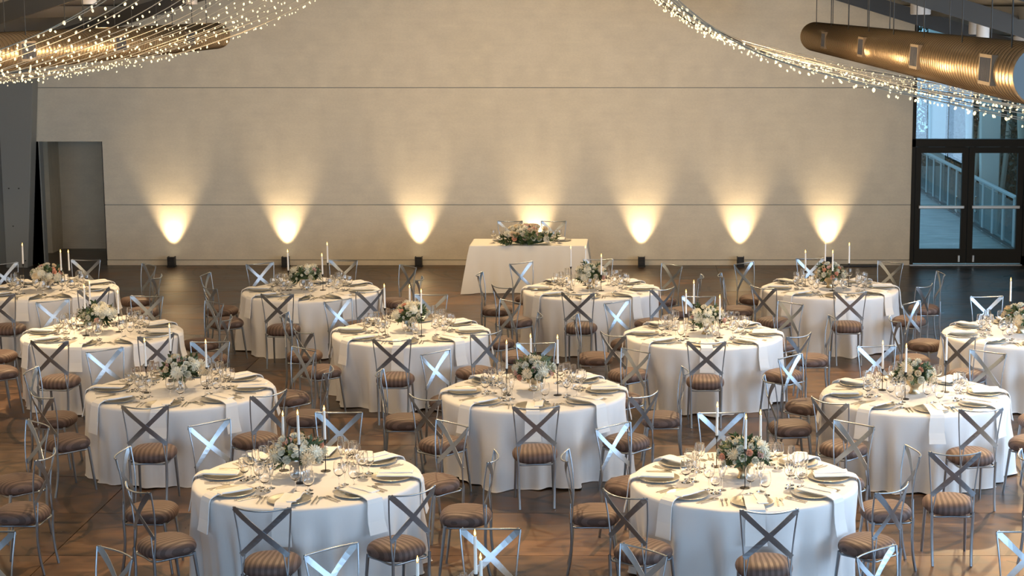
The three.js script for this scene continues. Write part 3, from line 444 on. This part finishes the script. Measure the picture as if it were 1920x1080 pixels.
const mumG = [mumGeo(3), mumGeo(9)], roseG = [roseGeo(5), roseGeo(12), roseGeo(31)];
const leaf1 = (w, l) => petal(w, l, -0.25 * l, 3);
function sprigGeo(seed, len, n, lw) { const r = rng(seed), l = [tube([V(0, 0, 0), V(0, len * 0.55, len * 0.05), V(0, len * 0.95, len * 0.22)], 0.0022, 6, 4)]; for (let i = 0; i < n; i++) { const t = 0.2 + 0.8 * i / n, g = leaf1(lw, lw * 2.1); g.rotateX(0.8 + 0.5 * r()); g.rotateY(i * 2.4 + r()); g.translate(0, len * 0.92 * t, len * 0.2 * t * t); l.push(g); } return merge(l); }
const sprigs = [sprigGeo(2, 0.13, 11, 0.03), sprigGeo(6, 0.16, 13, 0.026), sprigGeo(8, 0.11, 8, 0.042)];
const UPV = V(0, 1, 0);
function addBloom(parent, name, geo, mat, p, dir, size, r) { const m = mesh(name, geo, mat, parent); m.position.copy(p); m.quaternion.setFromUnitVectors(UPV, dir.clone().normalize()); m.rotateY(r() * 6.28); m.scale.setScalar(size); return m; }
function makeArrangement(seed, bowlMat, tone) {
  const r = rng(seed), g = new THREE.Group();
  mesh('compote_bowl', lathe([[0, 0], [0.052, 0], [0.053, 0.006], [0.04, 0.02], [0.036, 0.05], [0.046, 0.066], [0.074, 0.092], [0.086, 0.125], [0.086, 0.142], [0.08, 0.142], [0.078, 0.12], [0.03, 0.09], [0, 0.085]], 32), bowlMat, g);
  const c = V(0, 0.165, 0), n = 31;
  mesh('foliage_core', new THREE.IcosahedronGeometry(0.085, 2).scale(1.15, 0.8, 1.15).translate(0, 0.17, 0), M.leaf, g);
  for (let i = 0; i < n; i++) {
    const t = (i + 0.5) / n, th = Math.acos(1 - t * 1.12), ph = i * 2.39996 + seed, d = V(Math.sin(th) * Math.cos(ph), Math.cos(th) * 0.85, Math.sin(th) * Math.sin(ph));
    const q = 0.118 + 0.045 * r(), p = c.clone().addScaledVector(V(d.x * 1.18, d.y, d.z * 1.18), q), k = r();
    if (k < 0.27) addBloom(g, 'chrysanthemum', mumG[i % 2], k < 0.2 ? M.whitePetal : M.creamPetal, p, d, 0.05 + 0.013 * r(), r);
    else if (k < 0.52) addBloom(g, 'rose', roseG[i % 3], M.whitePetal, p, d, 0.034 + 0.008 * r(), r);
    else if (k < 0.66) addBloom(g, 'rose', roseG[i % 3], tone > 0.5 ? M.creamPetal : M.whitePetal, p, d, 0.036, r);
    else if (k < 0.8) addBloom(g, 'rose', roseG[i % 3], r() < 0.4 + 0.4 * tone ? M.peachPetal : M.blushPetal, p, d, 0.031 + 0.006 * r(), r);
    else addBloom(g, 'rosebud', roseG[i % 3], M.whitePetal, p.addScaledVector(d, 0.02), d, 0.02, r);
  }
  for (let i = 0; i < 24; i++) { const th = 0.75 + 1.1 * r(), ph = i * 2.4 + r(), d = V(Math.sin(th) * Math.cos(ph), Math.cos(th), Math.sin(th) * Math.sin(ph)); addBloom(g, 'leaf_sprig', sprigs[i % 3], i % 4 === 3 ? M.leafPale : M.leaf, c.clone().addScaledVector(d, 0.055), d, 0.72 + 0.3 * r(), r); }
  return g;
}
// candle parts
const flameG = lathe([[0.0005, 0], [0.006, 0.006], [0.0075, 0.013], [0.005, 0.024], [0.0022, 0.034], [0.0003, 0.042]], 10);
const CANDLE_H = 0.245;
const candleProto = (() => { const g = new THREE.Group(); mesh('wax', lathe([[0, 0], [0.0105, 0], [0.0112, 0.004], [0.0098, CANDLE_H - 0.006], [0.008, CANDLE_H], [0, CANDLE_H - 0.003]], 14), M.wax, g); mesh('wick', new THREE.CylinderGeometry(0.0012, 0.0012, 0.012, 5).translate(0, CANDLE_H + 0.002, 0), M.wick, g); mesh('candle_flame', flameG.clone().translate(0, CANDLE_H + 0.002, 0), M.flame, g); return g; })();
function makeHolder(h) { const g = new THREE.Group(); mesh('base', lathe([[0, 0], [0.04, 0], [0.04, 0.004], [0.03, 0.006], [0.006, 0.007], [0, 0.007]], 24), M.iron, g); mesh('stem', new THREE.CylinderGeometry(0.0034, 0.0038, h - 0.03, 8).translate(0, (h - 0.03) / 2 + 0.006, 0), M.iron, g); mesh('cup', lathe([[0, h - 0.03], [0.005, h - 0.03], [0.013, h - 0.006], [0.0145, h + 0.004], [0.0125, h + 0.004], [0.0115, h - 0.004], [0, h - 0.004]], 14), M.iron, g); return g; }
const holderProtos = { 0.21: makeHolder(0.21), 0.26: makeHolder(0.26), 0.31: makeHolder(0.31) };
const holderWord = { 0.21: 'short', 0.26: 'mid-height', 0.31: 'tall' };

// ---------------------------------------------------------------- round tables
const DIRS = ['inner side', 'inner-and-glass-door side', 'glass-door side', 'wall-and-glass-door side', 'wall side', 'wall-and-doorway side', 'doorway side', 'inner-and-doorway side'];
const ROWS = { D: 'row by the wall', C: 'second row from wall', B: 'third row from wall', A: 'fourth row from wall', Z: 'fifth row from wall' }, ORD = ['first', 'second', 'third', 'fourth'];
// row, ordinal from the doorway end, x, z, ring turn (deg), candles [dx, dz, holder], flower style
const TABLES = [
  ['D', 0, -7.68, -22.85, -4, [[-0.39, -0.21, 0.31], [0.2, 0.05, 0.26], [0.2, -0.28, 0.21]], 0],
  ['D', 1, -4.19, -22.78, -6, [[-0.3, -0.02, 0.26], [0.15, -0.02, 0.21], [0.16, -0.37, 0.31]], 1],
  ['D', 2, -0.51, -22.9, -4, [[-0.26, 0.1, 0.31], [-0.08, -0.3, 0.26], [0.14, 0.15, 0.21]], 2],
  ['D', 3, 2.67, -22.98, 3, [[-0.32, -0.13, 0.21], [0.0, 0.23, 0.26], [0.26, -0.13, 0.31], [-0.04, -0.31, 0.31]], 5],
  ['C', 0, -6.04, -19.75, -4, [[-0.14, 0.16, 0.31], [-0.26, -0.42, 0.26], [0.17, -0.07, 0.21]], 3],
  ['C', 1, -2.52, -19.85, -2, [[-0.26, 0.23, 0.31], [-0.05, -0.35, 0.21], [0.16, 0.29, 0.26]], 1],
  ['C', 2, 0.85, -19.7, -1, [[-0.21, 0.17, 0.26], [-0.11, -0.2, 0.31], [0.17, 0.24, 0.21]], 2],
  ['C', 3, 4.49, -19.72, 4, [[-0.06, -0.36, 0.31], [0.3, 0.0, 0.26], [0.2, 0.3, 0.21]], 5],
  ['B', 0, -4.39, -16.77, 2, [[-0.29, 0.15, 0.26], [-0.18, -0.35, 0.31], [0.25, -0.04, 0.21]], 0],
  ['B', 1, -0.93, -16.7, 3, [[-0.25, 0.19, 0.26], [-0.05, -0.4, 0.21], [0.24, 0.19, 0.31]], 4],
  ['B', 2, 2.76, -16.56, 6, [[-0.29, -0.18, 0.21], [-0.13, 0.22, 0.26], [0.31, -0.09, 0.31]], 5],
  ['A', 1, -2.56, -13.55, -2, [[-0.23, -0.2, 0.21], [-0.03, 0.18, 0.31], [0.11, -0.18, 0.26]], 0],
  ['A', 2, 0.91, -13.5, 3, [[-0.2, -0.36, 0.26], [-0.01, 0.27, 0.31], [0.15, -0.3, 0.21]], 2],
  ['Z', 1, -0.93, -10.06, 0, [[-0.33, 0.05, 0.21], [0.0, -0.06, 0.31], [0.06, 0.16, 0.26]], 4],
];
const arrangements = [makeArrangement(4, M.pewter, 0.6), makeArrangement(7, M.pewter, 0.3), makeArrangement(13, M.brass, 0.4), makeArrangement(19, M.pewter, 0.3), makeArrangement(29, M.brass, 0.2), makeArrangement(41, M.brass, 0.95)];
const flowerWords = ['white and peach flower bowl', 'white and blush flower bowl', 'white and cream flower bowl', 'white rose flower bowl', 'white chrysanthemum flower bowl', 'peach and cream flower bowl'];
// chairs whose back rail the photograph puts off the regular ring: key row+ordinal+seat -> [radial, degrees]
const CHAIR_SHIFT = { A20: [0.06, 0], A10: [0.05, 0], B00: [0.05, 0], A21: [-0.08, 0], A22: [-0.09, 3], A26: [-0.08, -4], B20: [0.02, 8] };
const tableWhere = (row, o) => `${ORD[o]} table from doorway end, ${ROWS[row]}`;
let tcount = 0;
function tableAt(row, o, x, z) {
  const t = thing('round_table', `round table under floor-length white cloth, ${tableWhere(row, o)}`, 'table', 'round banquet tables', [x, 0, z], (tcount * 1.9) % 6.28);
  mesh('tablecloth', cloths[tcount % 4], M.cloth, t); mesh('tabletop', tableTopG, M.white, t); mesh('pedestal', pedestalG, M.steel, t); tcount++; return t;
}
function chairAt(row, o, x, z, k, turn) {
  const [dr, da] = CHAIR_SHIFT[row + o + k] ?? [0, 0], a = k * Math.PI / 4 + (turn + da) * Math.PI / 180 + (R() - 0.5) * 0.05, ring = CHAIR_RING + dr + (R() - 0.5) * 0.05;
  place(chairProto, 'banquet_chair', `silver X-back chair, ${DIRS[k]} of ${tableWhere(row, o)}`, 'chair', 'silver chairs around the round tables', [x + ring * Math.sin(a), 0, z + ring * Math.cos(a)], a + Math.PI + (R() - 0.5) * 0.12);
}
for (const [row, o, x, z, turn, candles, style] of TABLES) {
  const far = row === 'Z', where = tableWhere(row, o);
  tableAt(row, o, x, z);
  let ax = 0, az = -0.04; for (let n = 0; n < 3; n++) for (const [dx, dz] of candles) { const d = Math.hypot(dx - ax, dz - az); if (d < 0.25) { ax -= (dx - ax) / d * (0.25 - d) * 0.7; az -= (dz - az) / d * (0.25 - d) * 0.7; } }
  if (!far) place(arrangements[style], 'flower_arrangement', `${flowerWords[style]} centred on ${where}`, 'flowers', 'flower bowls on the tables', [x + ax, TH + 0.001, z + az], R() * 6.28).scale.setScalar(1.06);
  candles.forEach(([dx, dz, h], i) => {
    const fourth = i === 3, w = fourth ? 'second-tall' : holderWord[h];
    if (Math.hypot(dx, dz + 0.04) < 0.105) { const k = 0.11 / Math.hypot(dx, dz + 0.04); dx *= k; dz = (dz + 0.04) * k - 0.04; }
    place(holderProtos[h], 'candle_holder', `${w} black iron candle holder on ${where}`, 'candle holder', 'black candle holders', [x + dx, TH + 0.001, z + dz]);
    const c = place(candleProto, 'taper_candle', `lit white taper in ${w} holder on ${where}`, 'candle', 'white taper candles', [x + dx, TH + 0.001 + h - 0.004, z + dz]);
    c.rotation.set((R() - 0.5) * 0.03, 0, (R() - 0.5) * 0.03);
  });
  for (let k = 0; k < 8; k++) {
    if (far && (k < 3 || k > 5)) continue;
    chairAt(row, o, x, z, k, turn);
    const a = k * Math.PI / 4 + (turn * 0.6) * Math.PI / 180 + (R() - 0.5) * 0.05, out = V(Math.sin(a), 0, Math.cos(a)), rt = V(Math.cos(a), 0, -Math.sin(a));
    const at = (q, l, y = 0.0015) => [x + out.x * q + rt.x * l, TH + y, z + out.z * q + rt.z * l], of = `${DIRS[k]} of ${where}`;
    if (far && k !== 4) continue;
    if (!far) place(new THREE.Mesh(chargerG, M.charger), 'charger_plate', `round silver charger, ${of}`, 'plate', 'silver charger plates', at(0.675, 0), a);
    if (!far) place(napkinProtos[(k + tcount) % 4], 'napkin', `white folded napkin, ${of}`, 'napkin', 'white napkins', at(0.675, (R() - 0.5) * 0.02), a + (R() - 0.5) * 0.12);
    if (!far) place(new THREE.Mesh(forkG, M.cutlery), 'dinner_fork', `dinner fork by charger, ${of}`, 'fork', 'forks', at(0.665, -0.195), a + (R() - 0.5) * 0.06);
    if (!far) place(new THREE.Mesh(forkG, M.cutlery), 'salad_fork', `outer salad fork, ${of}`, 'fork', 'forks', at(0.675, -0.228), a + (R() - 0.5) * 0.06);
    if (!far) place(new THREE.Mesh(knifeG, M.cutlery), 'table_knife', `table knife by charger, ${of}`, 'knife', 'knives', at(0.665, 0.192), a + (R() - 0.5) * 0.06);
    if (!far) place(new THREE.Mesh(spoonG, M.cutlery), 'table_spoon', `outer table spoon, ${of}`, 'spoon', 'spoons', at(0.67, 0.226), a + (R() - 0.5) * 0.06);
    for (const [proto, name, noun, cat, q, l] of [[waterProto, 'water_goblet', 'short water goblet', 'glass', 0.475, 0.115], [wineProto, 'wine_glass', 'stemmed wine glass', 'glass', 0.447, 0.008], [fluteProto, 'champagne_flute', 'slim champagne flute', 'glass', 0.385, 0.09]]) {
      const p = at(q + (R() - 0.5) * 0.02, l + (R() - 0.5) * 0.014);
      if (candles.some(([dx, dz]) => Math.hypot(p[0] - x - dx, p[2] - z - dz) < 0.085)) continue;
      place(proto, name, `${noun}, ${of}`, cat, `${name.replace('_', ' ')}s`, p, R() * 6.28);
    }
  }
}
// tables only partly reached by the view: their chairs reach into it
for (const [row, o, x, z, seats] of [['A', 0, -6.1, -13.56, [2, 3]], ['A', 3, 4.62, -13.5, [6]], ['Z', 0, -4.36, -10.0, [3, 4]], ['Z', 2, 2.66, -10.0, [4, 5]]]) { tableAt(row, o, x, z); for (const k of seats) chairAt(row, o, x, z, k, 0); }
place(chairProto, 'banquet_chair', 'spare silver X-back chair standing clear of the tables behind another chair', 'chair', 'silver chairs around the round tables', [2.6, 0, -13.82], Math.PI);

// ---------------------------------------------------------------- head table by the wall
{
  const x0 = -2.5, x1 = -0.665, zf = -27.13, zb = -27.95, cx = (x0 + x1) / 2, cz = (zf + zb) / 2, hw = (x1 - x0) / 2, hd = (zf - zb) / 2;
  const t = thing('head_table', 'long rectangular head table under ivory cloth by the end wall', 'table', undefined, [cx, 0, cz]);
  const P = [], U = [], I = [], per = []; const nx = 44, nz = 20;
  const corner = 0.05;
  for (let i = 0; i < nx; i++) per.push([-hw + 2 * hw * i / nx, hd]); for (let i = 0; i < nz; i++) per.push([hw, hd - 2 * hd * i / nz]); for (let i = 0; i < nx; i++) per.push([hw - 2 * hw * i / nx, -hd]); for (let i = 0; i < nz; i++) per.push([-hw, -hd + 2 * hd * i / nz]);
  const N = per.length, rows = [[0, TH, 0], [0.97, TH, 0], [1, TH - 0.004, 0], [1, TH - 0.02, 0.02], [1, 0.6, 0.25], [1, 0.42, 0.5], [1, 0.24, 0.75], [1, 0.1, 0.93], [1, 0.006, 1.05]];
  rows.forEach(([k, y, amt]) => { for (let i = 0; i <= N; i++) { const [px, pz] = per[i % N], ex = Math.abs(px) / hw, ez = Math.abs(pz) / hd, c = Math.pow(Math.min(ex, ez), 14), nxr = Math.abs(ex - 1) < 1e-6 ? Math.sign(px) : 0, nzr = Math.abs(ez - 1) < 1e-6 ? Math.sign(pz) : 0, w = 0.012 * Math.sin(px * 13 + 1) + 0.01 * Math.sin(px * 31 + pz * 25) + 0.02 * Math.sin(pz * 22); const q = amt * (0.015 + w + 0.09 * c); P.push(px * k + nxr * q, y, pz * k + nzr * q); U.push(px + nxr * (TH - y), pz + nzr * (TH - y)); } });
  for (let j = 0; j < rows.length - 1; j++) for (let i = 0; i < N; i++) { const a = j * (N + 1) + i, b = a + N + 1; I.push(a, b, a + 1, a + 1, b, b + 1); }
  const g = new THREE.BufferGeometry(); g.setAttribute('position', new THREE.Float32BufferAttribute(P, 3)); g.setAttribute('uv', new THREE.Float32BufferAttribute(U, 2)); g.setIndex(I); g.computeVertexNormals();
  mesh('tablecloth', g, M.ivory, t); mesh('tabletop', box(2 * hw - 0.06, 0.025, 2 * hd - 0.06, 0, TH - 0.02, 0), M.white, t);
  for (const sx of [-1, 1]) for (const sz of [-1, 1]) mesh('leg', rod(V(sx * (hw - 0.12), 0, sz * (hd - 0.12)), V(sx * (hw - 0.12), TH - 0.03, sz * (hd - 0.12)), 0.016), M.steel, t);
  [[-1.97, 'doorway'], [-1.25, 'glass-door']].forEach(([x, w]) => {
    place(chairProto, 'banquet_chair', `silver X-back chair behind the head table, ${w} end`, 'chair', 'chairs behind the head table', [x, 0, -28.52], 0);
    place(new THREE.Mesh(chargerG, M.charger), 'charger_plate', `round silver charger on the head table, ${w} end`, 'plate', 'head table settings', [x + (w === 'doorway' ? -0.05 : 0.16), TH + 0.0015, -27.72]);
    place(napkinProtos[0], 'napkin', `white folded napkin on the head table, ${w} end`, 'napkin', 'head table settings', [x + (w === 'doorway' ? -0.05 : 0.16), TH + 0.0015, -27.72], Math.PI);
    [[waterProto, 'water_goblet', 'short water goblet', -0.1], [wineProto, 'wine_glass', 'stemmed wine glass', -0.2], [fluteProto, 'champagne_flute', 'slim champagne flute', -0.02]].forEach(([p, n, noun, dx], i) => place(p, n, `${noun} on the head table, ${w} end`, 'glass', 'head table settings', [w === 'doorway' ? x + dx + 0.02 : x - dx - 0.06, TH + 0.0015, -27.48 + 0.05 * (i % 2)]));
  });
  // long garland on the front edge
  const r = rng(60), gl = thing('flower_garland', 'long garland of white and peach roses with trailing greenery on the head table', 'flowers', undefined, [cx + 0.0, TH + 0.002, zf - 0.12]);
  mesh('foliage_core', new THREE.IcosahedronGeometry(0.09, 2).scale(3.0, 0.6, 0.8).translate(0, 0.06, -0.02), M.leaf, gl);
  for (let i = 0; i < 64; i++) { const x = (r() + r() - 1) * 0.38, e = Math.sqrt(Math.max(0, 1 - (x / 0.38) ** 2)), a = (r() - 0.3) * 2.0, d = V(x * 0.9, Math.cos(a), Math.sin(a) * 0.9).normalize(), p = V(x, 0.07 + Math.cos(a) * (0.07 + 0.15 * e), Math.sin(a) * 0.15); const k = r(); if (p.y < 0.03) p.y = 0.03; addBloom(gl, k < 0.3 ? 'chrysanthemum' : 'rose', k < 0.3 ? mumG[i % 2] : roseG[i % 3], k < 0.6 ? M.whitePetal : k < 0.8 ? M.creamPetal : k < 0.92 ? M.blushPetal : M.peachPetal, p, d, 0.042 + 0.02 * r(), r); }
  for (let i = 0; i < 80; i++) { const x = (r() + r() - 1) * 0.44, a = (r() - 0.5) * 2.8, d = V(x * 2.2 + (r() - 0.5), Math.max(Math.cos(a) * 0.8, 0.06), Math.sin(a)).normalize(); addBloom(gl, 'leaf_sprig', sprigs[i % 3], i % 5 === 4 ? M.leafPale : M.leaf, V(x, 0.03 + 0.15 * r() * Math.max(0.2, 1 - Math.abs(x) * 2), 0.02 + Math.sin(a) * 0.1), d, 0.75 + 0.35 * r(), r); }
}
shadows(scene);
renderer.render(scene, camera);
